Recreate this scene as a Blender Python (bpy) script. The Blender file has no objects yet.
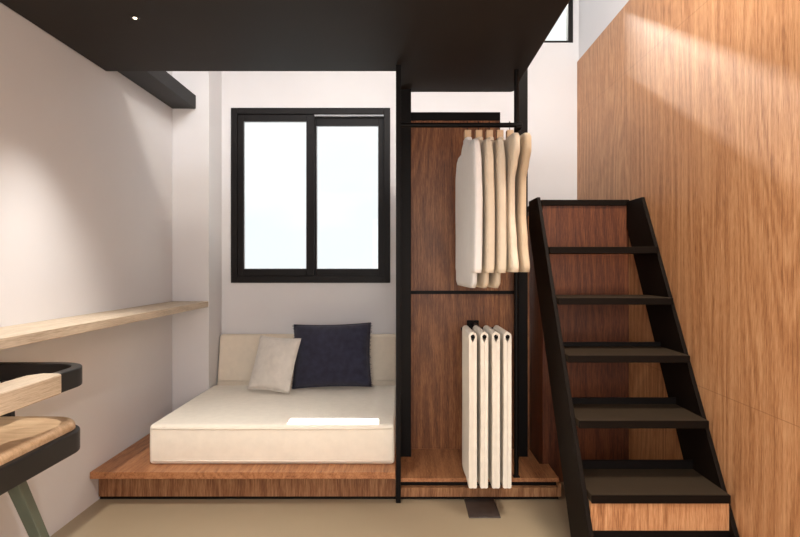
import bpy, bmesh, math, random
from mathutils import Vector, Matrix
random.seed(7)
S = bpy.context.scene
COL = S.collection
PI = math.pi

# ------------------------------------------------------------------ materials
def lin(c):
    return tuple(((v/255)/12.92 if v/255 <= .04045 else ((v/255+.055)/1.055)**2.4) for v in c) + (1,)

def newmat(name):
    m = bpy.data.materials.new(name); m.use_nodes = True
    nt = m.node_tree; b = nt.nodes['Principled BSDF']
    return m, nt, b

def plain(name, rgb, rough=.6, metal=0, var=.06, scale=6, bump=0, bscale=80, spec=.5, sheen=0):
    m, nt, b = newmat(name)
    N, L = nt.nodes, nt.links
    tc = N.new('ShaderNodeTexCoord'); n = N.new('ShaderNodeTexNoise')
    n.inputs['Scale'].default_value = scale; n.inputs['Detail'].default_value = 4
    L.new(tc.outputs['Object'], n.inputs['Vector'])
    r = N.new('ShaderNodeValToRGB'); c = lin(rgb)
    r.color_ramp.elements[0].color = tuple(v*(1-var) for v in c[:3])+(1,)
    r.color_ramp.elements[1].color = tuple(min(1, v*(1+var)) for v in c[:3])+(1,)
    r.color_ramp.elements[0].position = .3; r.color_ramp.elements[1].position = .7
    L.new(n.outputs['Fac'], r.inputs['Fac']); L.new(r.outputs['Color'], b.inputs['Base Color'])
    b.inputs['Roughness'].default_value = rough; b.inputs['Metallic'].default_value = metal
    b.inputs['Specular IOR Level'].default_value = spec
    if sheen: b.inputs['Sheen Weight'].default_value = sheen
    if bump:
        n2 = N.new('ShaderNodeTexNoise'); n2.inputs['Scale'].default_value = bscale
        L.new(tc.outputs['Object'], n2.inputs['Vector'])
        bp = N.new('ShaderNodeBump'); bp.inputs['Strength'].default_value = bump; bp.inputs['Distance'].default_value = .004
        L.new(n2.outputs['Fac'], bp.inputs['Height']); L.new(bp.outputs['Normal'], b.inputs['Normal'])
    return m

def fabric(name, rgb, scale=260, bump=.35, rough=.9, var=.1):
    m, nt, b = newmat(name); N, L = nt.nodes, nt.links
    tc = N.new('ShaderNodeTexCoord')
    w1 = N.new('ShaderNodeTexWave'); w1.bands_direction = 'X'; w1.inputs['Scale'].default_value = scale
    w2 = N.new('ShaderNodeTexWave'); w2.bands_direction = 'Z'; w2.inputs['Scale'].default_value = scale
    w1.inputs['Distortion'].default_value = 1.5; w2.inputs['Distortion'].default_value = 1.5
    n = N.new('ShaderNodeTexNoise'); n.inputs['Scale'].default_value = 25; n.inputs['Detail'].default_value = 6
    for q in (w1, w2, n): L.new(tc.outputs['Object'], q.inputs['Vector'])
    mx = N.new('ShaderNodeMath'); mx.operation = 'ADD'
    L.new(w1.outputs['Fac'], mx.inputs[0]); L.new(w2.outputs['Fac'], mx.inputs[1])
    r = N.new('ShaderNodeValToRGB'); c = lin(rgb)
    r.color_ramp.elements[0].color = tuple(v*(1-var) for v in c[:3])+(1,)
    r.color_ramp.elements[1].color = tuple(min(1, v*(1+var)) for v in c[:3])+(1,)
    r.color_ramp.elements[0].position = .3; r.color_ramp.elements[1].position = .7
    L.new(n.outputs['Fac'], r.inputs['Fac']); L.new(r.outputs['Color'], b.inputs['Base Color'])
    bp = N.new('ShaderNodeBump'); bp.inputs['Strength'].default_value = bump; bp.inputs['Distance'].default_value = .0015
    L.new(mx.outputs[0], bp.inputs['Height']); L.new(bp.outputs['Normal'], b.inputs['Normal'])
    b.inputs['Roughness'].default_value = rough; b.inputs['Sheen Weight'].default_value = .15
    b.inputs['Specular IOR Level'].default_value = .2
    return m

def wood(name, dark, mid, light, axis='Z', rough=.45, fine=1.0, seams=None, grow=1.0):
    """oak veneer: broad cathedral figure plus fine pores, grain along axis"""
    m, nt, b = newmat(name); N, L = nt.nodes, nt.links
    tc = N.new('ShaderNodeTexCoord')
    def mapped(long, cross):
        mp = N.new('ShaderNodeMapping')
        s = {'X': (long, cross, cross), 'Y': (cross, long, cross), 'Z': (cross, cross, long)}[axis]
        mp.inputs['Scale'].default_value = s
        L.new(tc.outputs['Object'], mp.inputs['Vector']); return mp
    m1 = mapped(.27*grow, 1.9*grow)
    n1 = N.new('ShaderNodeTexNoise'); n1.inputs['Scale'].default_value = 1.3; n1.inputs['Detail'].default_value = 2
    n1.inputs['Distortion'].default_value = .4
    L.new(m1.outputs[0], n1.inputs['Vector'])
    k = N.new('ShaderNodeMath'); k.operation = 'MULTIPLY'; k.inputs[1].default_value = 105
    L.new(n1.outputs['Fac'], k.inputs[0])
    sn = N.new('ShaderNodeMath'); sn.operation = 'SINE'; L.new(k.outputs[0], sn.inputs[0])
    m2 = mapped(11*fine, 300*fine)
    n2 = N.new('ShaderNodeTexNoise'); n2.inputs['Scale'].default_value = 1.6; n2.inputs['Detail'].default_value = 5
    n2.inputs['Roughness'].default_value = .65
    L.new(m2.outputs[0], n2.inputs['Vector'])
    m3 = mapped(1.0, 60)
    n3 = N.new('ShaderNodeTexNoise'); n3.inputs['Scale'].default_value = 1.5; n3.inputs['Detail'].default_value = 3
    L.new(m3.outputs[0], n3.inputs['Vector'])
    a = N.new('ShaderNodeMath'); a.operation = 'MULTIPLY_ADD'; a.inputs[1].default_value = .055
    L.new(sn.outputs[0], a.inputs[0]); L.new(n2.outputs['Fac'], a.inputs[2])
    a2 = N.new('ShaderNodeMath'); a2.operation = 'MULTIPLY_ADD'; a2.inputs[1].default_value = .42
    L.new(n3.outputs['Fac'], a2.inputs[0]); L.new(a.outputs[0], a2.inputs[2])
    r = N.new('ShaderNodeValToRGB'); e = r.color_ramp.elements
    e[0].position = .50; e[0].color = lin(dark); e[1].position = .92; e[1].color = lin(light)
    q = e.new(.69); q.color = lin(mid)
    L.new(a2.outputs[0], r.inputs['Fac'])
    out = r.outputs['Color']
    if seams:      # board joints, real marks of the veneer: (axis, period, offset)
        sp = N.new('ShaderNodeSeparateXYZ'); L.new(tc.outputs['Object'], sp.inputs[0])
        for (ax, per, off) in seams:
            ad = N.new('ShaderNodeMath'); ad.operation = 'ADD'; ad.inputs[1].default_value = off + 50*per
            L.new(sp.outputs[ax], ad.inputs[0])
            md = N.new('ShaderNodeMath'); md.operation = 'MODULO'; md.inputs[1].default_value = per
            L.new(ad.outputs[0], md.inputs[0])
            lt = N.new('ShaderNodeMath'); lt.operation = 'LESS_THAN'; lt.inputs[1].default_value = .0035
            L.new(md.outputs[0], lt.inputs[0])
            mixf = N.new('ShaderNodeMath'); mixf.operation = 'MULTIPLY'; mixf.inputs[1].default_value = .45
            L.new(lt.outputs[0], mixf.inputs[0])
            mx = N.new('ShaderNodeMixRGB'); mx.inputs['Color2'].default_value = lin(dark)
            L.new(mixf.outputs[0], mx.inputs['Fac']); L.new(out, mx.inputs['Color1']); out = mx.outputs['Color']
    L.new(out, b.inputs['Base Color'])
    bp = N.new('ShaderNodeBump'); bp.inputs['Strength'].default_value = .18; bp.inputs['Distance'].default_value = .002
    L.new(n2.outputs['Fac'], bp.inputs['Height']); L.new(bp.outputs['Normal'], b.inputs['Normal'])
    b.inputs['Roughness'].default_value = rough
    b.inputs['Specular IOR Level'].default_value = .35
    return m

WD, WM, WL = (132, 84, 50), (184, 129, 86), (212, 164, 120)
M = {}
M['wall'] = plain('white_plaster', (219, 218, 220), .85, var=.015, scale=3, bump=.05, bscale=120, spec=.2)
M['ceiling'] = plain('ceiling_paint', (225, 222, 216), .9, var=.01)
M['floor'] = plain('beige_floor', (156, 139, 114), .42, var=.035, scale=2.2, bump=.02, bscale=40)
M['wood_z'] = wood('oak_vertical', WD, WM, WL, 'Z', seams=[('Y', 1.23, .52), ('Z', 1.6, .91)])
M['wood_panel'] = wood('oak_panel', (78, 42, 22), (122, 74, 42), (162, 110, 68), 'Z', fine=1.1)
M['wood_cabinet'] = wood('shaded_red_brown_oak', (60, 28, 15), (92, 48, 26), (124, 72, 42), 'Z', fine=1.1)  # reddish stain, darkened further to carry the shade behind the treads
M['wood_y'] = wood('oak_depth', (112, 66, 40), (160, 106, 68), (188, 136, 94), 'Y')
M['wood_front'] = wood('oak_front', (94, 58, 36), (134, 90, 58), (176, 132, 94), 'Z', fine=.9)
M['pale_y'] = wood('pale_oak_depth', (160, 144, 122), (188, 170, 148), (208, 192, 170), 'Y', rough=.5)
M['pale_x'] = wood('pale_oak_across', (172, 138, 104), (196, 164, 128), (214, 184, 150), 'X', rough=.4, grow=2)
M['pale_hanger'] = wood('pale_hanger_wood', (170, 135, 100), (205, 172, 135), (222, 195, 160), 'Z')
M['black'] = plain('black_steel', (13, 9, 8), .5, var=.1, spec=.12)
M['slab'] = plain('dark_laminate', (34, 28, 23), .6, var=.08, scale=3, spec=.2)
M['beam'] = plain('black_beam_paint', (17, 15, 14), .6, var=.06)
M['stair'] = plain('dark_bronze_steel', (20, 13, 8), .6, var=.08, spec=.08)
M['tread'] = plain('dark_tread', (48, 38, 27), .65, var=.06, scale=20, spec=.15)
M['frame'] = plain('window_black', (20, 17, 17), .5, var=.05, spec=.2)
M['gasket'] = plain('window_gasket', (160, 165, 170), .5, var=.02)
M['mattress'] = fabric('cream_linen', (236, 228, 214), 200, .25, var=.03)
M['backrest'] = fabric('cream_backrest', (232, 220, 202), 200, .25, var=.03)
M['grey_cush'] = fabric('pale_grey_weave', (226, 220, 212), 120, .5, var=.07)
M['navy'] = fabric('navy_weave', (54, 55, 74), 90, .7, var=.25)
M['cloth_white'] = fabric('white_cotton', (240, 238, 236), 300, .2, var=.02)
M['cloth_cream'] = fabric('cream_cotton', (226, 212, 190), 300, .2, var=.03)
M['cloth_tan'] = fabric('sand_cotton', (205, 184, 156), 300, .2, var=.03)
M['trouser'] = fabric('ecru_trouser', (236, 228, 214), 300, .2, var=.03)
M['chair_black'] = plain('chair_black_wood', (14, 10, 9), .55, var=.15, scale=10)
M['chair_leg'] = plain('chair_leg_paint', (84, 92, 80), .4, var=.08)
M['shadow'] = plain('trouser_shadow_grey', (74, 66, 62), .3, var=.1, scale=25, metal=.3)  # dark tone for the trousers' shadow sheet on the floor
M['trim'] = plain('downlight_trim', (30, 27, 25), .4)

def emit(name, rgb, st):
    m, nt, b = newmat(name)
    b.inputs['Base Color'].default_value = lin(rgb)
    b.inputs['Emission Color'].default_value = lin(rgb); b.inputs['Emission Strength'].default_value = st
    n = nt.nodes.new('ShaderNodeTexNoise'); n.inputs['Scale'].default_value = 3
    nt.links.new(n.outputs['Fac'], b.inputs['Roughness'])
    return m
M['led'] = emit('led_glow', (255, 236, 205), 5)

def glass():
    m, nt, b = newmat('window_glass'); N, L = nt.nodes, nt.links
    N.remove(b)
    t = N.new('ShaderNodeBsdfTransparent'); t.inputs[0].default_value = (.97, .985, .98, 1)
    g = N.new('ShaderNodeBsdfGlossy'); g.inputs['Roughness'].default_value = .02
    f = N.new('ShaderNodeFresnel'); f.inputs[0].default_value = 1.25
    mx = N.new('ShaderNodeMixShader')
    L.new(f.outputs[0], mx.inputs[0]); L.new(t.outputs[0], mx.inputs[1]); L.new(g.outputs[0], mx.inputs[2])
    L.new(mx.outputs[0], N['Material Output'].inputs[0])
    return m
M['glass'] = glass()

# ------------------------------------------------------------------ helpers
def tag(o, label=None, cat=None, group=None, kind=None):
    if label: o['label'] = label
    if cat: o['category'] = cat
    if group: o['group'] = group
    if kind: o['kind'] = kind
    return o

def thing(name, loc, label, cat, group=None):
    o = bpy.data.objects.new(name, None); o.location = loc; o.empty_display_size = .1
    COL.objects.link(o); return tag(o, label, cat, group)

ORG = {}
def origin_of(p):
    v = Vector((0, 0, 0))
    while p is not None:
        v += Vector(p.location); p = p.parent
    return v

def link(name, bm, mat, parent=None, smooth=False, bevel=0, seg=2, angle=35, origin=None):
    """bm is in world coordinates; object becomes local to its parent"""
    me = bpy.data.meshes.new(name)
    bmesh.ops.recalc_face_normals(bm, faces=bm.faces)
    if parent is not None: o0 = origin_of(parent)
    elif origin is not None: o0 = Vector(origin)
    else:
        xs = [v.co for v in bm.verts]
        o0 = Vector(((min(c.x for c in xs)+max(c.x for c in xs))/2, (min(c.y for c in xs)+max(c.y for c in xs))/2, min(c.z for c in xs)))
    for v in bm.verts: v.co -= o0
    if smooth:
        for f in bm.faces: f.smooth = True
    bm.to_mesh(me); bm.free(); me.materials.append(mat)
    o = bpy.data.objects.new(name, me); COL.objects.link(o)
    if parent is not None: o.parent = parent
    else: o.location = o0
    if bevel:
        b = o.modifiers.new('Bevel', 'BEVEL'); b.width = bevel; b.segments = seg; b.limit_method = 'ANGLE'
        b.angle_limit = math.radians(angle)
        for f in me.polygons: f.use_smooth = True
        b.harden_normals = True
    return o

def bx(bm, x0, x1, y0, y1, z0, z1):
    vs = [bm.verts.new(c) for c in ((x0,y0,z0),(x1,y0,z0),(x1,y1,z0),(x0,y1,z0),(x0,y0,z1),(x1,y0,z1),(x1,y1,z1),(x0,y1,z1))]
    for f in ((0,3,2,1),(4,5,6,7),(0,1,5,4),(1,2,6,5),(2,3,7,6),(3,0,4,7)): bm.faces.new([vs[i] for i in f])
    return bm
def box(name, mat, x0, x1, y0, y1, z0, z1, parent=None, bevel=0, seg=2):
    return link(name, bx(bmesh.new(), x0, x1, y0, y1, z0, z1), mat, parent, bevel=bevel, seg=seg)

def prism(bm, pts, axis, a, b):
    """extrude polygon pts (2d) along axis from a to b. axis X: pts=(y,z); Y: (x,z); Z: (x,y)"""
    def P(p, t):
        return {'X': (t, p[0], p[1]), 'Y': (p[0], t, p[1]), 'Z': (p[0], p[1], t)}[axis]
    v0 = [bm.verts.new(P(p, a)) for p in pts]; v1 = [bm.verts.new(P(p, b)) for p in pts]
    n = len(pts)
    bm.faces.new(v0); bm.faces.new(list(reversed(v1)))
    for i in range(n): bm.faces.new((v0[i], v0[(i+1) % n], v1[(i+1) % n], v1[i]))
    return bm

def tube(bm, pts, r, n=10, cap=True):
    pts = [Vector(p) for p in pts]; rings = []
    for i, p in enumerate(pts):
        d = (pts[min(i+1, len(pts)-1)] - pts[max(i-1, 0)]).normalized()
        u = d.cross(Vector((0, 0, 1)))
        if u.length < .2: u = d.cross(Vector((0, 1, 0)))
        u.normalize(); w = d.cross(u)
        rr = r[i] if isinstance(r, (list, tuple)) else r
        rings.append([bm.verts.new(p + rr*(math.cos(2*PI*k/n)*u + math.sin(2*PI*k/n)*w)) for k in range(n)])
    for a, b in zip(rings, rings[1:]):
        for k in range(n): bm.faces.new((a[k], a[(k+1) % n], b[(k+1) % n], b[k]))
    if cap: bm.faces.new(rings[0]); bm.faces.new(list(reversed(rings[-1])))
    return bm

def sweep_rect(bm, path, w, z0, z1, closed=False):
    """ribbon of width w (plan view) and height z0..z1 along a plan path"""
    n = len(path); rows = []
    for i in range(n):
        a = Vector(path[(i-1) % n] if (closed or i > 0) else path[i]); c = Vector(path[(i+1) % n] if (closed or i < n-1) else path[i])
        d = (c-a).normalized(); nn = Vector((-d.y, d.x)); p = Vector(path[i])
        rows.append([bm.verts.new((*(p+nn*w/2), z0)), bm.verts.new((*(p-nn*w/2), z0)), bm.verts.new((*(p-nn*w/2), z1)), bm.verts.new((*(p+nn*w/2), z1))])
    for i in range(n if closed else n-1):
        a, b = rows[i], rows[(i+1) % n]
        for k in range(4): bm.faces.new((a[k], a[(k+1) % 4], b[(k+1) % 4], b[k]))
    if not closed: bm.faces.new(rows[0]); bm.faces.new(list(reversed(rows[-1])))
    return bm

def rrect(x0, x1, y0, y1, r, n=8):
    pts = []
    for cx, cy, a in ((x1-r, y1-r, 0), (x0+r, y1-r, 90), (x0+r, y0+r, 180), (x1-r, y0+r, 270)):
        for k in range(n+1):
            t = math.radians(a + 90*k/n); pts.append((cx+r*math.cos(t), cy+r*math.sin(t)))
    return pts

def struct(name, bm, mat, **k):
    return tag(link(name, bm, mat, **k), kind='structure')

# ------------------------------------------------------------------ room constants
XL, XR, YB, YF, ZC = -1.574, 1.257, 4.34, -1.6, 3.62
T = .14
# floor, ceiling
bm = bx(bmesh.new(), XL-T, XR+T, YF-T, YB+T, -.1, 0); struct('floor', bm, M['floor'])
bm = bx(bmesh.new(), XL-T, XR+T, YF-T, YB+T, ZC, ZC+.1); struct('ceiling', bm, M['ceiling'])
bm = bx(bmesh.new(), XL-T, XL, YF, YB+T, 0, ZC); struct('wall_left', bm, M['wall'])
bm = bx(bmesh.new(), XR, XR+T, YF, YB+T, 0, ZC); struct('wall_right', bm, M['wall'])
bm = bx(bmesh.new(), XL-T, XR+T, YF-T, YF, 0, ZC); struct('wall_front', bm, M['wall'])
# back wall with two openings
WX0, WX1, WZ0, WZ1 = -1.252, -.112, 1.083, 2.337
HX0, HX1, HZ0, HZ1 = .15, 1.217, 2.815, 3.25
bm = bmesh.new()
xs = sorted([XL, WX0, WX1, HX0, HX1, XR]); zs = sorted([0, WZ0, WZ1, HZ0, HZ1, ZC])
def hole(x, z): return (WX0 < x < WX1 and WZ0 < z < WZ1) or (HX0 < x < HX1 and HZ0 < z < HZ1)
G = {}
def gv(x, y, z):
    k = (round(x, 4), round(y, 4), round(z, 4))
    if k not in G: G[k] = bm.verts.new(k)
    return G[k]
for i in range(5):
    for j in range(5):
        x0, x1, z0, z1 = xs[i], xs[i+1], zs[j], zs[j+1]
        if hole((x0+x1)/2, (z0+z1)/2): continue
        bm.faces.new((gv(x0,YB,z0), gv(x1,YB,z0), gv(x1,YB,z1), gv(x0,YB,z1)))
        bm.faces.new((gv(x0,YB+T,z1), gv(x1,YB+T,z1), gv(x1,YB+T,z0), gv(x0,YB+T,z0)))
        for (a, b, dx, dz) in (((x0,z0),(x1,z0),0,-1), ((x1,z0),(x1,z1),1,0), ((x1,z1),(x0,z1),0,1), ((x0,z1),(x0,z0),-1,0)):
            cx, cz = (x0+x1)/2 + dx*(x1-x0)/2 + dx*.001, (z0+z1)/2 + dz*(z1-z0)/2 + dz*.001
            if hole(cx, cz) or cx < XL or cx > XR or cz < 0 or cz > ZC:
                bm.faces.new((gv(a[0],YB,a[1]), gv(a[0],YB+T,a[1]), gv(b[0],YB+T,b[1]), gv(b[0],YB,b[1])))
struct('wall_back', bm, M['wall'])
# corner pillar, continuous with the walls
struct('wall_pillar', bx(bmesh.new(), XL, -1.325, 4.055, YB, 0, ZC), M['wall'], bevel=.004)
# oak cladding on the right wall up to 2.68 m
struct('trim_1', bx(bmesh.new(), XR-.012, XR, YF, YB, 0, 2.676), M['wood_z'])

# ------------------------------------------------------------------ windows
wf = thing('window_1', (0, YB, WZ0), None, None); wf['kind'] = 'structure'
def ring(bm, x0, x1, z0, z1, wl, wr, wb, wt, y0, y1):
    bx(bm, x0, x0+wl, y0, y1, z0, z1); bx(bm, x1-wr, x1, y0, y1, z0, z1)
    bx(bm, x0+wl, x1-wr, y0, y1, z0, z0+wb); bx(bm, x0+wl, x1-wr, y0, y1, z1-wt, z1); return bm
fx0, fx1, fz0, fz1 = -1.257, -.107, 1.078, 2.342
link('window_frame', ring(bmesh.new(), fx0, fx1, fz0, fz1, .045, .045, .05, .045, YB-.012, YB+.06), M['frame'], wf, bevel=.003)
# left sash (nearer), right sash (farther back)
s1 = link('sash', ring(bmesh.new(), fx0+.045, -.655, fz0+.05, fz1-.045, .045, .058, .05, .05, YB+.0, YB+.03), M['frame'], wf, bevel=.003)
link('gasket', ring(bmesh.new(), fx0+.086, -.709, fz0+.096, fz1-.091, .008, .008, .008, .008, YB+.008, YB+.022), M['gasket'], s1)
link('pane', bx(bmesh.new(), fx0+.09, -.713, YB+.013, YB+.017, fz0+.1, fz1-.095), M['glass'], s1)
s2 = link('sash', ring(bmesh.new(), -.70, fx1-.045, fz0+.05, fz1-.045, .055, .042, .05, .075, YB+.031, YB+.058), M['frame'], wf, bevel=.003)
link('gasket', ring(bmesh.new(), -.650, fx1-.083, fz0+.096, fz1-.116, .01, .008, .008, .008, YB+.038, YB+.052), M['gasket'], s2)
link('pane', bx(bmesh.new(), -.646, fx1-.086, YB+.043, YB+.047, fz0+.1, fz1-.12), M['glass'], s2)
link('track', bx(bmesh.new(), -.655, fx1-.045, YB+.0, YB+.028, fz0+.05, fz0+.058), M['frame'], wf)
link('track', bx(bmesh.new(), -.655, fx1-.045, YB+.0, YB+.028, fz1-.058, fz1-.045), M['gasket'], wf)

hf = thing('window_2', (.7, YB, HZ0), None, None); hf['kind'] = 'structure'
fr = link('window_frame', ring(bmesh.new(), HX0, HX1, HZ0, HZ1, .035, .035, .018, .03, YB+.005, YB+.06), M['frame'], hf, bevel=.002)
link('pane', bx(bmesh.new(), HX0+.03, HX1-.03, YB+.03, YB+.035, HZ0+.015, HZ1-.025), M['glass'], hf)

# ------------------------------------------------------------------ mezzanine slab, beam, downlights
SZ = 2.219
outline = [(XL+.002, .45), (.638, .45), (.638, 3.505), (.633, 3.52), (.618, 3.525), (-.048, 3.525), (-.048, 3.15), (XL+.002, 3.15)]
slab = link('loft_platform', prism(bmesh.new(), outline, 'Z', SZ, SZ+.16), M['slab'], bevel=.012, seg=3)
tag(slab, 'dark brown loft floor slab overhead, spanning from the left wall to the stairs', 'loft')
bm = bx(bmesh.new(), XL+.002, -1.412, 3.152, 4.053, 2.262, 2.352)
tag(link('ceiling_beam', bm, M['beam'], bevel=.003), 'short black beam running along left wall from slab to pillar', 'beam')

DL = [(-1.107, 2.46), (-.50, 1.45), (.32, 1.15)]  # first is the visible downlight, the other two are added fill spots
for i, (x, y) in enumerate(DL[:1]):
    d = thing('downlight', (x, y, SZ), 'tiny round downlight glowing in the underside of the dark loft slab', 'light')
    bm = bmesh.new(); n = 24
    for (ra, rb, za, zb) in ((.010, .017, -.003, -.003), (.017, .019, -.003, 0), (.008, .010, .001, -.003)):
        a = [bm.verts.new((x+ra*math.cos(2*PI*k/n), y+ra*math.sin(2*PI*k/n), SZ+za)) for k in range(n)]
        b = [bm.verts.new((x+rb*math.cos(2*PI*k/n), y+rb*math.sin(2*PI*k/n), SZ+zb)) for k in range(n)]
        for k in range(n): bm.faces.new((a[k], a[(k+1) % n], b[(k+1) % n], b[k]))
    link('trim_ring', bm, M['trim'], d, smooth=True)
    bm = bmesh.new()
    tube(bm, [(x, y, SZ-.004), (x, y, SZ-.0005)], .0075, 20)
    link('lens', bm, M['led'], d)

# ------------------------------------------------------------------ wall shelf
sh = box('wall_shelf', M['pale_y'], XL+.001, -1.328, .5, 4.053, .924, .962, bevel=.002)
tag(sh, 'long pale oak shelf counter fixed along the white left wall', 'shelf')

# ------------------------------------------------------------------ bed platform, mattress, backrest, cushions
bp = thing('bed_platform', (-.8, 3.7, 0), 'low oak platform beneath the cream mattress, ending at the black post', 'platform')
# the pillar stands at the back-left corner, so the carcass stops before it
pl = [(XL+.003, 2.99), (-.048, 2.99), (-.048, YB-.002), (-1.323, YB-.002), (-1.323, 4.053), (XL+.003, 4.053)]
link('platform_top', prism(bmesh.new(), pl, 'Z', .138, .172), M['wood_y'], bp, bevel=.002)
pl2 = [(XL+.003, 3.077), (-.048, 3.077), (-.048, YB-.004), (-1.321, YB-.004), (-1.321, 4.05), (XL+.003, 4.05)]
link('platform_front', prism(bmesh.new(), pl2, 'Z', .018, .138), M['wood_front'], bp)
pl3 = [(XL+.003, 3.09), (-.048, 3.09), (-.048, YB-.01), (-1.321, YB-.01), (-1.321, 4.05), (XL+.003, 4.05)]
link('plinth', prism(bmesh.new(), pl3, 'Z', 0, .018), M['black'], bp)

mt = thing('mattress', (-.69, 3.6, .172), 'thick cream linen seat mattress lying on the oak platform', 'mattress')
bm = bx(bmesh.new(), -1.325, -.054, 3.105, 4.15, .172, .378)
bmesh.ops.subdivide_edges(bm, edges=bm.edges, cuts=7, use_grid_fill=True)
for v in bm.verts:
    if v.co.z > .37:
        u = (v.co.x+1.325)/1.273; w = (v.co.y-3.105)/1.045
        v.co.z += .006*math.sin(PI*u)*math.sin(PI*w)
    if abs(v.co.y-3.105) < 1e-4: v.co.y -= .005*math.sin(PI*(v.co.z-.172)/.206)
link('cover', bm, M['mattress'], mt, bevel=.018, seg=4, angle=50)
bm = bmesh.new()
for z, r in ((.192, .0028), (.358, .0028)):
    tube(bm, [(-1.309, 3.103, z), (-1.0, 3.1015, z), (-.6, 3.1005, z), (-.3, 3.1015, z), (-.068, 3.103, z)], r, 6)
link('piping', bm, M['mattress'], mt, smooth=True)

# sloping backrest bolster
br = thing('backrest_cushion', (-.69, 4.24, .375), 'long cream backrest bolster leaning on the wall below the window', 'cushion')
bm = prism(bmesh.new(), [(4.158, .1735), (4.333, .1735), (4.333, .712), (4.265, .712)], 'X', -1.318, -.06)
link('cover', bm, M['backrest'], br, bevel=.018, seg=4)
bm = tube(bmesh.new(), [(-1.3, 4.166, .402), (-.08, 4.166, .402)], .003, 6)
link('piping', bm, M['backrest'], br, smooth=True)

def pillow(name, w, h, t, mat, label, M4, fringe=False, sag=.012):
    root = thing(name, tuple(M4.translation), label, 'cushion', None)
    def surf(sgn, bm, nx=22, nz=22):
        g = []
        for i in range(nx+1):
            row = []
            for j in range(nz+1):
                u = -1+2*i/nx; v = -1+2*j/nz
                # pinched sides between pointed corners
                px = u*w/2*(1-.05*(1-v*v)); pz = v*h/2*(1-.05*(1-u*u))
                th = t/2*((1-abs(u)**2.6)*(1-abs(v)**2.6))**.55
                th += .0035*math.sin(7*u+3*v)*(1-u*u)*(1-v*v)
                row.append(bm.verts.new((px, sgn*th, pz)))
            g.append(row)
        for i in range(nx):
            for j in range(nz): bm.faces.new((g[i][j], g[i+1][j], g[i+1][j+1], g[i][j+1]))
    bm = bmesh.new(); surf(-1, bm); surf(1, bm)
    bmesh.ops.remove_doubles(bm, verts=bm.verts, dist=.0004)
    for v in bm.verts: v.co = M4 @ v.co
    link('cover', bm, mat, root, smooth=True)
    bm = bmesh.new(); pts = []
    for k in range(80):
        a = k/80*4; e = int(a); q = -1+2*(a-e)
        u, v = ((q, -1), (1, q), (-q, 1), (-1, -q))[e]
        pts.append(M4 @ Vector((u*w/2*(1-.05*(1-v*v)), 0, v*h/2*(1-.05*(1-u*u)))))
    tube(bm, pts+[pts[0]], .0035, 6, cap=False)
    link('piping', bm, mat, root, smooth=True)
    if fringe:
        for s in (-1, 1):
            bm = bmesh.new()
            for k in range(40):
                v = -1+2*(k+.5)/40
                p = Vector((s*w/2*(1-.05*(1-v*v)), 0, v*h/2)); ln = random.uniform(.006, .014)
                q = p+Vector((s*ln, random.uniform(-.004, .004), random.uniform(-.006, .006)))
                tube(bm, [M4 @ p, M4 @ q], [.002, .0012], 4)
            link('fringe', bm, mat, root)
    return root
Mn = Matrix.Translation((-.492, 4.050, .598)) @ Matrix.Rotation(math.radians(-16), 4, 'X') @ Matrix.Rotation(math.radians(-1.5), 4, 'Y')
pillow('throw_cushion', .525, .43, .13, M['navy'], 'large navy blue square cushion against the cream backrest', Mn, True)
Mg = Matrix.Translation((-.85, 3.90, .566)) @ Matrix.Rotation(math.radians(-22), 4, 'Z') @ Matrix.Rotation(math.radians(-22), 4, 'X') @ Matrix.Rotation(math.radians(1), 4, 'Y')
pillow('throw_cushion', .315, .355, .09, M['grey_cush'], 'small pale grey cushion leaning left of the navy cushion', Mg)

# ------------------------------------------------------------------ wardrobe
wd = thing('open_wardrobe', (.3, 3.3, 0), 'open oak wardrobe with black posts, hanging rail and low base', 'wardrobe')
bt = link('base', prism(bmesh.new(), [(-.034, 3.10), (.795, 3.10), (.795, 3.325), (.745, 3.325), (.745, 3.618), (-.034, 3.618)], 'Z', .084, .104), M['wood_y'], wd, bevel=.001)
link('base_inlay', prism(bmesh.new(), [(-.034, 3.107), (.785, 3.107), (.785, 3.32), (-.034, 3.32)], 'Z', .064, .084), M['black'], wd)
bm = bmesh.new(); prism(bm, [(-.034, 3.072), (.80, 3.072), (.80, 3.32), (.74, 3.32), (.74, 3.61), (-.034, 3.61)], 'Z', .018, .064)
link('base_front', bm, M['wood_front'], wd, bevel=.001)
bm = bmesh.new(); prism(bm, [(.783, 3.072), (.80, 3.072), (.80, 3.10), (.797, 3.325), (.785, 3.325)], 'Z', .064, .086)
link('base_end', bm, M['wood_front'], wd)
box('plinth', M['black'], -.03, .79, 3.09, 3.318, 0, .018, wd)
# back panels
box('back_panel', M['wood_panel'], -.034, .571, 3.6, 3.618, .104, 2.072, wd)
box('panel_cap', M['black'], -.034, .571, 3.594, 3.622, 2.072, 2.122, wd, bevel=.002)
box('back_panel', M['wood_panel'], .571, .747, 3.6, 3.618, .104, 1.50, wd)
box('panel_joint', M['black'], -.0, .66, 3.592, 3.5995, 1.032, 1.052, wd)
# posts
box('back_post', M['black'], -.031, .035, 3.445, 3.505, .104, SZ-.001, wd, bevel=.002)
box('back_post', M['black'], .645, .705, 3.445, 3.505, .104, SZ+.15, wd, bevel=.002)
box('front_post', M['black'], -.046, -.021, 3.035, 3.062, 0, SZ-.001, wd, bevel=.002)
fp = link('front_post', tube(bmesh.new(), [(.578, 3.115, .1045), (.578, 3.115, SZ-.001)], .0125, 16), M['black'], wd, smooth=False)
box('post_foot', M['black'], .561, .595, 3.101, 3.131, .1043, .112, wd, bevel=.003)
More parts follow.
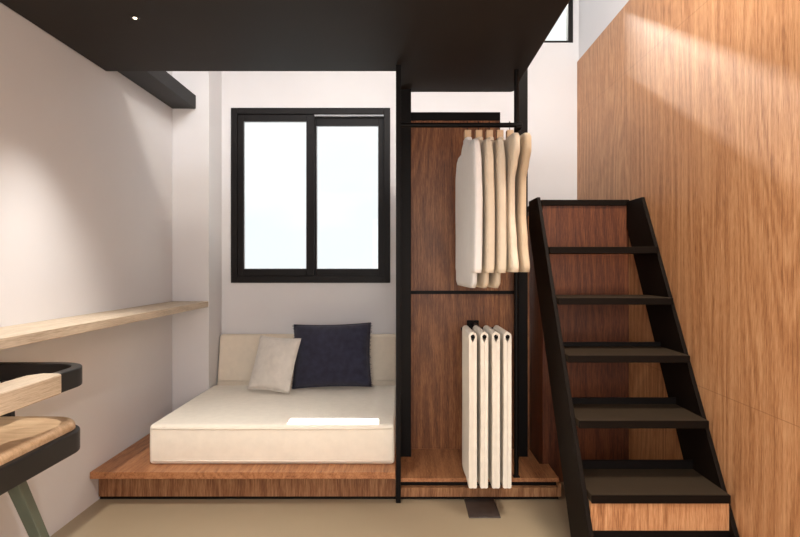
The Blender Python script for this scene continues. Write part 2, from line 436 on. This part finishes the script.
# hanging rail between the posts
rl = link('hanging_rail', tube(bmesh.new(), [(-.03, 3.05, 1.916), (.592, 3.05, 1.916)], .0125, 16), M['black'], wd, smooth=False)
box('rail_bracket', M['black'], .565, .594, 3.04, 3.115, 1.9, 1.932, wd, bevel=.003)

# pull-out trouser rack
tr = thing('trouser_rack', (.405, 3.55, .86), 'black pull out rack with arms holding folded trousers in wardrobe', 'rack')
box('mount_plate', M['black'], .37, .44, 3.575, 3.599, .815, .875, tr, bevel=.003)
TX = [.3225, .3775, .4325, .4875]
link('cross_bar', tube(bmesh.new(), [(.30, 3.225, .862), (.51, 3.225, .862)], .008, 12), M['black'], tr)
link('cross_bar', tube(bmesh.new(), [(.405, 3.225, .862), (.405, 3.58, .862)], .009, 12), M['black'], tr)
for x in TX:
    link('arm', tube(bmesh.new(), [(x, 2.843, .864), (x, 2.846, .864), (x, 3.2, .864), (x, 3.226, .864)], [.005, .0092, .0085, .006], 12), M['black'], tr, smooth=True)

TL = ['leftmost of the four folded ecru trousers on the lower rack', 'second from left of four folded ecru trousers on the lower rack',
      'third from left of four folded ecru trousers on the lower rack', 'rightmost of the four folded ecru trousers, beside the thin black post']
def trouser(x):
    bm = bmesh.new(); z0 = .141; R_, r_ = .0185, .0095; zc = .866
    outer = [(R_*math.cos(t), zc+R_*math.sin(t)*1.05) for t in [PI*k/12 for k in range(13)]]
    prof = [(R_*1.02, z0+.004), (R_*.98, z0+.35), (R_, zc-.12)] + outer + [(-R_, zc-.12), (-R_*.98, z0+.35), (-R_*1.02, z0+.004), (-R_*.7, z0)]
    inner = [(-.0006, z0+.001), (-.0006, zc-.03), (-.0098, zc-.008)] + [(-.0100*math.cos(t), zc-.002+.0100*math.sin(t)) for t in [PI*k/10 for k in range(11)]] + [(.0098, zc-.008), (.0006, zc-.03), (.0006, z0+.001), (R_*.7, z0)]
    pts = prof+inner
    ny = 14; rows = []
    for i in range(ny+1):
        s = i/ny
        row = []
        for (px, pz) in pts:
            y = 2.85+.34*s
            hang = max(0, (zc-pz)/.72)
            px2 = px*(1+.05*math.sin(9*s+x*80)*hang)
            row.append(bm.verts.new((x+px2+.001*math.sin(5*s+x*60)*hang, y+.006*(hang)*(1 if i == 0 else 0)*math.sin(pz*9), pz)))
        rows.append(row)
    n = len(pts)
    for a, b in zip(rows, rows[1:]):
        for k in range(n): bm.faces.new((a[k], a[(k+1) % n], b[(k+1) % n], b[k]))
    bm.faces.new(rows[0]); bm.faces.new(list(reversed(rows[-1])))
    return bm
for x, lb in zip(TX, TL):
    o = link('folded_trousers', trouser(x), M['trouser'], smooth=False)
    tag(o, lb, 'trousers', 'folded trousers hanging on the lower wardrobe rack')

# jackets seen edge-on
def loft(bm, rows, nseg=40, p=4.5, twist=.05):
    """rows: (z, y_front, y_back, x, thickness)"""
    rings = []
    for (z, yf, yb, x, t) in rows:
        rg = []
        for k in range(nseg):
            a = 2*PI*k/nseg; c, s = math.cos(a), math.sin(a)
            r = (abs(c)**p + abs(s)**p)**(-1/p)
            yy = (yf+yb)/2 + (yb-yf)/2*r*s
            rg.append(bm.verts.new((x + t/2*r*c + (GC-yy)*twist, yy, z)))
        rings.append(rg)
    for a, b in zip(rings, rings[1:]):
        for k in range(nseg): bm.faces.new((a[k], a[(k+1) % nseg], b[(k+1) % nseg], b[k]))
    bm.faces.new(rings[0]); bm.faces.new(list(reversed(rings[-1])))
    return bm
def interp(keys, t):
    for (a, b) in zip(keys, keys[1:]):
        if t >= b[0]:
            u = (t-a[0])/(b[0]-a[0]); u = u*u*(3-2*u)
            return tuple(a[i]+(b[i]-a[i])*u for i in range(1, len(a)))
    return keys[-1][1:]
def rowsof(keys, x, z_hi, z_lo, n=30, ph=0):
    R_ = []
    for i in range(n+1):
        z = z_hi+(z_lo-z_hi)*i/n
        yf, yb, t = interp(keys, z)
        R_.append((z, yf, yb, x+.0012*math.sin(9*z+ph), t))
    return R_

GC = 3.05
def jacket(i, x, mat, label, kind):
    root = thing('jacket', (x, GC, 1.09), label, 'jacket', 'pale garments on the upper rail')
    if kind == 'long':
        body = [(1.835, 3.0, 3.10, .030), (1.80, 2.93, 3.17, .038), (1.74, 2.84, 3.26, .040), (1.5, 2.82, 3.34, .038), (1.25, 2.81, 3.40, .038), (1.12, 2.82, 3.40, .036), (1.095, 2.86, 3.36, .028)]
        sl = [(1.795, 2.80, 2.93, .026), (1.765, 2.765, 2.93, .036), (1.68, 2.745, 2.90, .042), (1.5, 2.73, 2.88, .042), (1.3, 2.735, 2.87, .042), (1.185, 2.74, 2.86, .042), (1.168, 2.745, 2.855, .036)]
        ztop, zbot = 1.835, 1.095; st, sb = 1.795, 1.168
        sx = x+(.002)
    else:
        body = [(1.835, 3.0, 3.10, .028), (1.80, 2.93, 3.17, .034), (1.74, 2.84, 3.26, .036), (1.5, 2.88, 3.25, .034), (1.20, 2.86, 3.25, .034), (1.18, 2.87, 3.24, .028)]
        sl = [(1.80, 2.70, 2.93, .034), (1.785, 2.675, 2.93, .038), (1.72, 2.675, 2.90, .038), (1.675, 2.71, 2.90, .035), (1.60, 2.765, 2.90, .034), (1.45, 2.765, 2.90, .036), (1.3, 2.735, 2.87, .038), (1.19, 2.70, 2.86, .038), (1.172, 2.705, 2.85, .032)]
        ztop, zbot = 1.835, 1.18; st, sb = 1.80, 1.172
        sx = x
    link('body', loft(bmesh.new(), rowsof(body, x, ztop, zbot, 30, i)), mat, root, smooth=True)
    link('sleeve', loft(bmesh.new(), rowsof(sl, sx, st, sb, 30, i+1)), mat, root, smooth=True)
    back = [(z, 6.13-b, 6.13-a+.02, t*.9) for (z, a, b, t) in sl] if kind == 'long' else [(z, 3.2, 3.33, t*.9) for (z, a, b, t) in sl]
    link('sleeve', loft(bmesh.new(), rowsof(back, sx, st, sb, 30, i+2)), mat, root, smooth=True)
    # collar around the hanger neck
    bm = bmesh.new()
    loft(bm, [(1.828, 2.985, 3.115, x, .032), (1.843, 2.995, 3.105, x, .034), (1.846, 3.0, 3.10, x, .026)], 20)
    link('collar', bm, mat, root, smooth=True)
    return root
GX = [.318, .374, .428, .481, .532]
GL = ['leftmost pale jacket on the rail, broad white side facing the bed', 'second jacket from left on the upper rail, cream with long hem',
      'third jacket from left on the upper rail, the last with a long hem', 'shorter cream jacket with jutting shoulder, fourth from left on rail',
      'rightmost short sand coloured jacket beside the black wardrobe post']
HL = ['pale wooden hanger carrying the leftmost white jacket', 'pale wooden hanger carrying the second jacket from left',
      'wooden hanger carrying the third jacket from left', 'wooden hanger carrying the fourth jacket, with jutting shoulder', 'wooden hanger carrying the rightmost sand coloured jacket']
GM = ['cloth_white', 'cloth_cream', 'cloth_cream', 'cloth_cream', 'cloth_tan']
for i, x in enumerate(GX):
    jacket(i, x, M[GM[i]], GL[i], 'long' if i < 3 else 'short')
    h = thing('clothes_hanger', (x, GC, 1.86), HL[i], 'hanger', 'wooden hangers on the upper rail')
    bm = bmesh.new(); bx(bm, x-.017, x+.017, GC-.022, GC+.022, 1.8465, 1.888)
    link('neck', bm, M['pale_hanger'], h, bevel=.003)
    pts = [(x, GC, 1.882), (x, GC, 1.895)]
    for k in range(11):
        a = -PI*.5+PI*1.25*k/10
        pts.append((x, GC+.0165*math.cos(a)+.0, 1.9165+.0165*math.sin(a)))
    link('hook', tube(bmesh.new(), [pts[0], pts[1]]+pts[2:], .0022, 8), M['black'], h, smooth=True)

# cast shadow of the trousers, modelled as a thin dark sheet on the floor
tag(box('trouser_shadow', M['shadow'], .304, .456, 2.853, 3.085, .0002, .006, bevel=.002), 'dark painted shadow of the hanging trousers on the floor before the wardrobe', 'shadow')

# ------------------------------------------------------------------ low oak cupboard behind the stairs
cb = thing('landing_cabinet', (1.0, 3.8, 0), 'tall oak landing cupboard with black top edge behind the stairs', 'cabinet')
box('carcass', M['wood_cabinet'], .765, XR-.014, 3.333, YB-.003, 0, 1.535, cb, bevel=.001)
box('top_panel', M['stair'], .755, XR-.014, 3.322, YB-.003, 1.535, 1.567, cb, bevel=.002)

# ------------------------------------------------------------------ staircase
stt = thing('staircase', (.96, 2.7, 0), 'steep dark steel staircase with open treads against the oak wall', 'staircase')
def line_y(z): return 2.228+(z-.194)/1.543
def stringer(x0, x1):
    zt = 1.557; hw = .30
    pts = [(line_y(0), 0), (line_y(zt), zt), (3.318, zt), (3.318, (3.318-2.228-hw)*1.543+.194), (line_y(0)+hw+.02, 0)]
    return prism(bmesh.new(), pts, 'X', x0, x1)
link('stringer', stringer(.684, .702), M['stair'], stt, bevel=.002)
link('stringer', stringer(XR-.032, XR-.014), M['stair'], stt, bevel=.002)
tz = [.3375+.239*k for k in range(5)]
for k, z in enumerate(tz):
    yf = 2.262+.161*k; dp = .30
    t = box('tread', M['tread'], .702, XR-.032, yf, yf+dp, z-.030, z, stt, bevel=.002)
    box('nosing', M['stair'], .702, XR-.032, yf-.006, yf, z-.031, z-.001, t)
    if k < 3: box('back_strip', M['black'], .702, XR-.032, yf+dp-.012, yf+dp, z, z+(.036, .028, .02)[k], t)  # black strip along the rear edge, lower treads only
# bottom step
y0 = line_y(.2)
box('bottom_riser', M['wood_z'], .702, XR-.032, 2.268, 2.286, .20, .307, stt)
box('tread', M['tread'], .702, XR-.032, line_y(.06)+.0, line_y(.06)+.40, .055, .086, stt, bevel=.002)
box('toe_board', M['black'], .702, XR-.032, 2.264, 2.284, .086, .20, stt)

# ------------------------------------------------------------------ counter stool at the left
ch = thing('counter_chair', (-1.35, 1.82, 0), 'black framed counter armchair with pale wooden seat, below the wall shelf', 'chair')
SX0, SX1, SY0, SY1 = -1.548, -1.15, 1.42, 2.215
seatpts = rrect(SX0+.02, SX1-.015, SY0+.02, SY1-.015, .10, 10)
bm = prism(bmesh.new(), rrect(SX0, SX1-.02, SY0+.01, SY1-.01, .10, 10), 'Z', .60, .652)
link('seat', bm, M['pale_x'], ch, bevel=.022, seg=5)
bm = sweep_rect(bmesh.new(), rrect(SX0+.016, SX1-.016, SY0+.016, SY1-.016, .105, 12), .032, .545, .622, closed=True)
link('seat_frame', bm, M['chair_black'], ch, bevel=.006, seg=3)
# armrest ring: U open to the wall
u = []
for cx, cy, a in ((SX1-.12+.005, SY1-.12, 90), (SX1-.12+.005, SY0+.12, 0)):
    for k in range(13):
        t = math.radians(a-90*k/12); u.append((cx+.12*math.cos(t), cy+.12*math.sin(t)))
path = [(-1.55, SY1)] + u + [(-1.55, SY0)]
ringw = .036
bm = sweep_rect(bmesh.new(), [(p[0]-.018 if i not in (0, len(path)-1) else p[0], p[1]) for i, p in enumerate(path)], ringw, .776, .843)
link('arm_rail', bm, M['chair_black'], ch, bevel=.004, seg=3)
# wooden back pad wrapping the rail
bm = prism(bmesh.new(), [(-1.122, 1.66), (-1.122, 1.962), (-1.142, 1.975), (-1.190, 1.975), (-1.222, 1.93), (-1.222, 1.70), (-1.190, 1.655), (-1.142, 1.655)], 'Z', .782, .848)
link('backrest', bm, M['pale_y'], ch, bevel=.006, seg=3)
for (x, y) in ((-1.455, SY1-.004), (-1.455, SY0+.004)):
    bm = bmesh.new()
    s = -1 if y > 1.8 else 1
    prism(bm, [(x-.03, .60), (x+.022, .60), (x+.012, .78), (x-.02, .78)], 'Y', y-.013+s*.012, y+.013+s*.012)
    link('arm_post', bm, M['chair_black'], ch, bevel=.003)
def leg(tx, ty, bx_, by_):
    bm = bmesh.new()
    a = [(tx-.024, ty-.022), (tx+.024, ty-.022), (tx+.024, ty+.022), (tx-.024, ty+.022)]
    b = [(bx_-.016, by_-.018), (bx_+.016, by_-.018), (bx_+.016, by_+.018), (bx_-.016, by_+.018)]
    va = [bm.verts.new((*p, .56)) for p in a]; vb = [bm.verts.new((*p, 0)) for p in b]
    bm.faces.new(va); bm.faces.new(list(reversed(vb)))
    for k in range(4): bm.faces.new((va[k], va[(k+1) % 4], vb[(k+1) % 4], vb[k]))
    return bm
for a in ((-1.262, 1.91, -1.135, 2.06), (-1.262, 1.60, -1.135, 1.47), (-1.48, 2.05, -1.54, 2.13), (-1.48, 1.58, -1.54, 1.50)):
    link('leg', leg(*a), M['chair_leg'], ch, bevel=.004)

# ------------------------------------------------------------------ lights
def lamp(name, kind, loc, energy, color, rot=None, look=None, **k):
    d = bpy.data.lights.new(name, kind); d.energy = energy; d.color = color
    for a, v in k.items(): setattr(d, a, v)
    o = bpy.data.objects.new(name, d); o.location = loc; COL.objects.link(o)
    if look is not None: o.rotation_euler = (Vector(look)).to_track_quat('-Z', 'Y').to_euler()
    return o
WARM = (1, .80, .58)
for i, (x, y) in enumerate(DL):
    lamp('downlight_and_fill', 'SPOT', (x, y, SZ-.012), (62, 36, 32)[i], (1, .95, .88), look=(0, 0, -1), spot_size=math.radians((88, 155, 150)[i]), spot_blend=1, shadow_soft_size=.02)
lamp('ceiling_fill', 'AREA', (.9, 1.9, ZC-.02), 50, (1, .91, .80), look=(0, 0, -1), shape='DISK', size=.5)  # added unseen fill over the stairs and right wall
lamp('ceiling_fill', 'AREA', (-.3, -.7, ZC-.02), 45, (1, .96, .92), look=(0, 0, -1), shape='DISK', size=.9)  # added unseen fill above the front of the room
lamp('loft_fill', 'POINT', (-.5, 1.9, 3.1), 38, (.92, .95, 1), shadow_soft_size=.15)  # added unseen fill brightening the walls above the loft
lamp('front_fill', 'AREA', (.25, YF+.05, 1.35), 38, (1, .97, .94), look=(0, 1, 0), shape='RECTANGLE', size=1.6, size_y=1.3)  # added fill panel at the front wall, no window behind it
lamp('sun', 'SUN', (0, 8, 6), 9.5, (1, .95, .88), look=(.055, -1, -.57), angle=math.radians(1.6))
# added spot outside, aimed through the right-hand pane to make the mattress patch
lamp('mattress_patch_spot', 'SPOT', (-.97, 20, 12.1), 90000, (1, .97, .9), look=(.035, -1, -.696), spot_size=math.radians(1.62), spot_blend=.05, shadow_soft_size=.01)

W = bpy.data.worlds.new('sky'); S.world = W; W.use_nodes = True
nt = W.node_tree; N, L = nt.nodes, nt.links
bg = N['Background']; tc = N.new('ShaderNodeTexCoord')
mp = N.new('ShaderNodeMapping'); mp.inputs['Scale'].default_value = (1, 1, 2.5); L.new(tc.outputs['Generated'], mp.inputs[0])
n = N.new('ShaderNodeTexNoise'); n.inputs['Scale'].default_value = 2.2; n.inputs['Detail'].default_value = 5
L.new(mp.outputs[0], n.inputs['Vector'])
r = N.new('ShaderNodeValToRGB'); r.color_ramp.elements[0].position = .42; r.color_ramp.elements[1].position = .62
r.color_ramp.elements[0].color = (.65, .68, .70, 1); r.color_ramp.elements[1].color = (.76, .78, .78, 1)
L.new(n.outputs['Fac'], r.inputs['Fac']); L.new(r.outputs['Color'], bg.inputs['Color'])
bg.inputs['Strength'].default_value = 1.0

# ------------------------------------------------------------------ camera
cd = bpy.data.cameras.new('camera'); cd.sensor_width = 36; cd.lens = 27.0
cd.shift_x = -5/800; cd.shift_y = -2.5/800; cd.clip_start = .02
cam = bpy.data.objects.new('camera', cd); cam.location = (0, 0, 1.2); cam.rotation_euler = (PI/2, 0, 0)
COL.objects.link(cam); S.camera = cam
S.view_settings.view_transform = 'Standard'; S.view_settings.look = 'None'
S.view_settings.gamma = 1; S.view_settings.exposure = 0.64; S.view_settings.use_curve_mapping = False
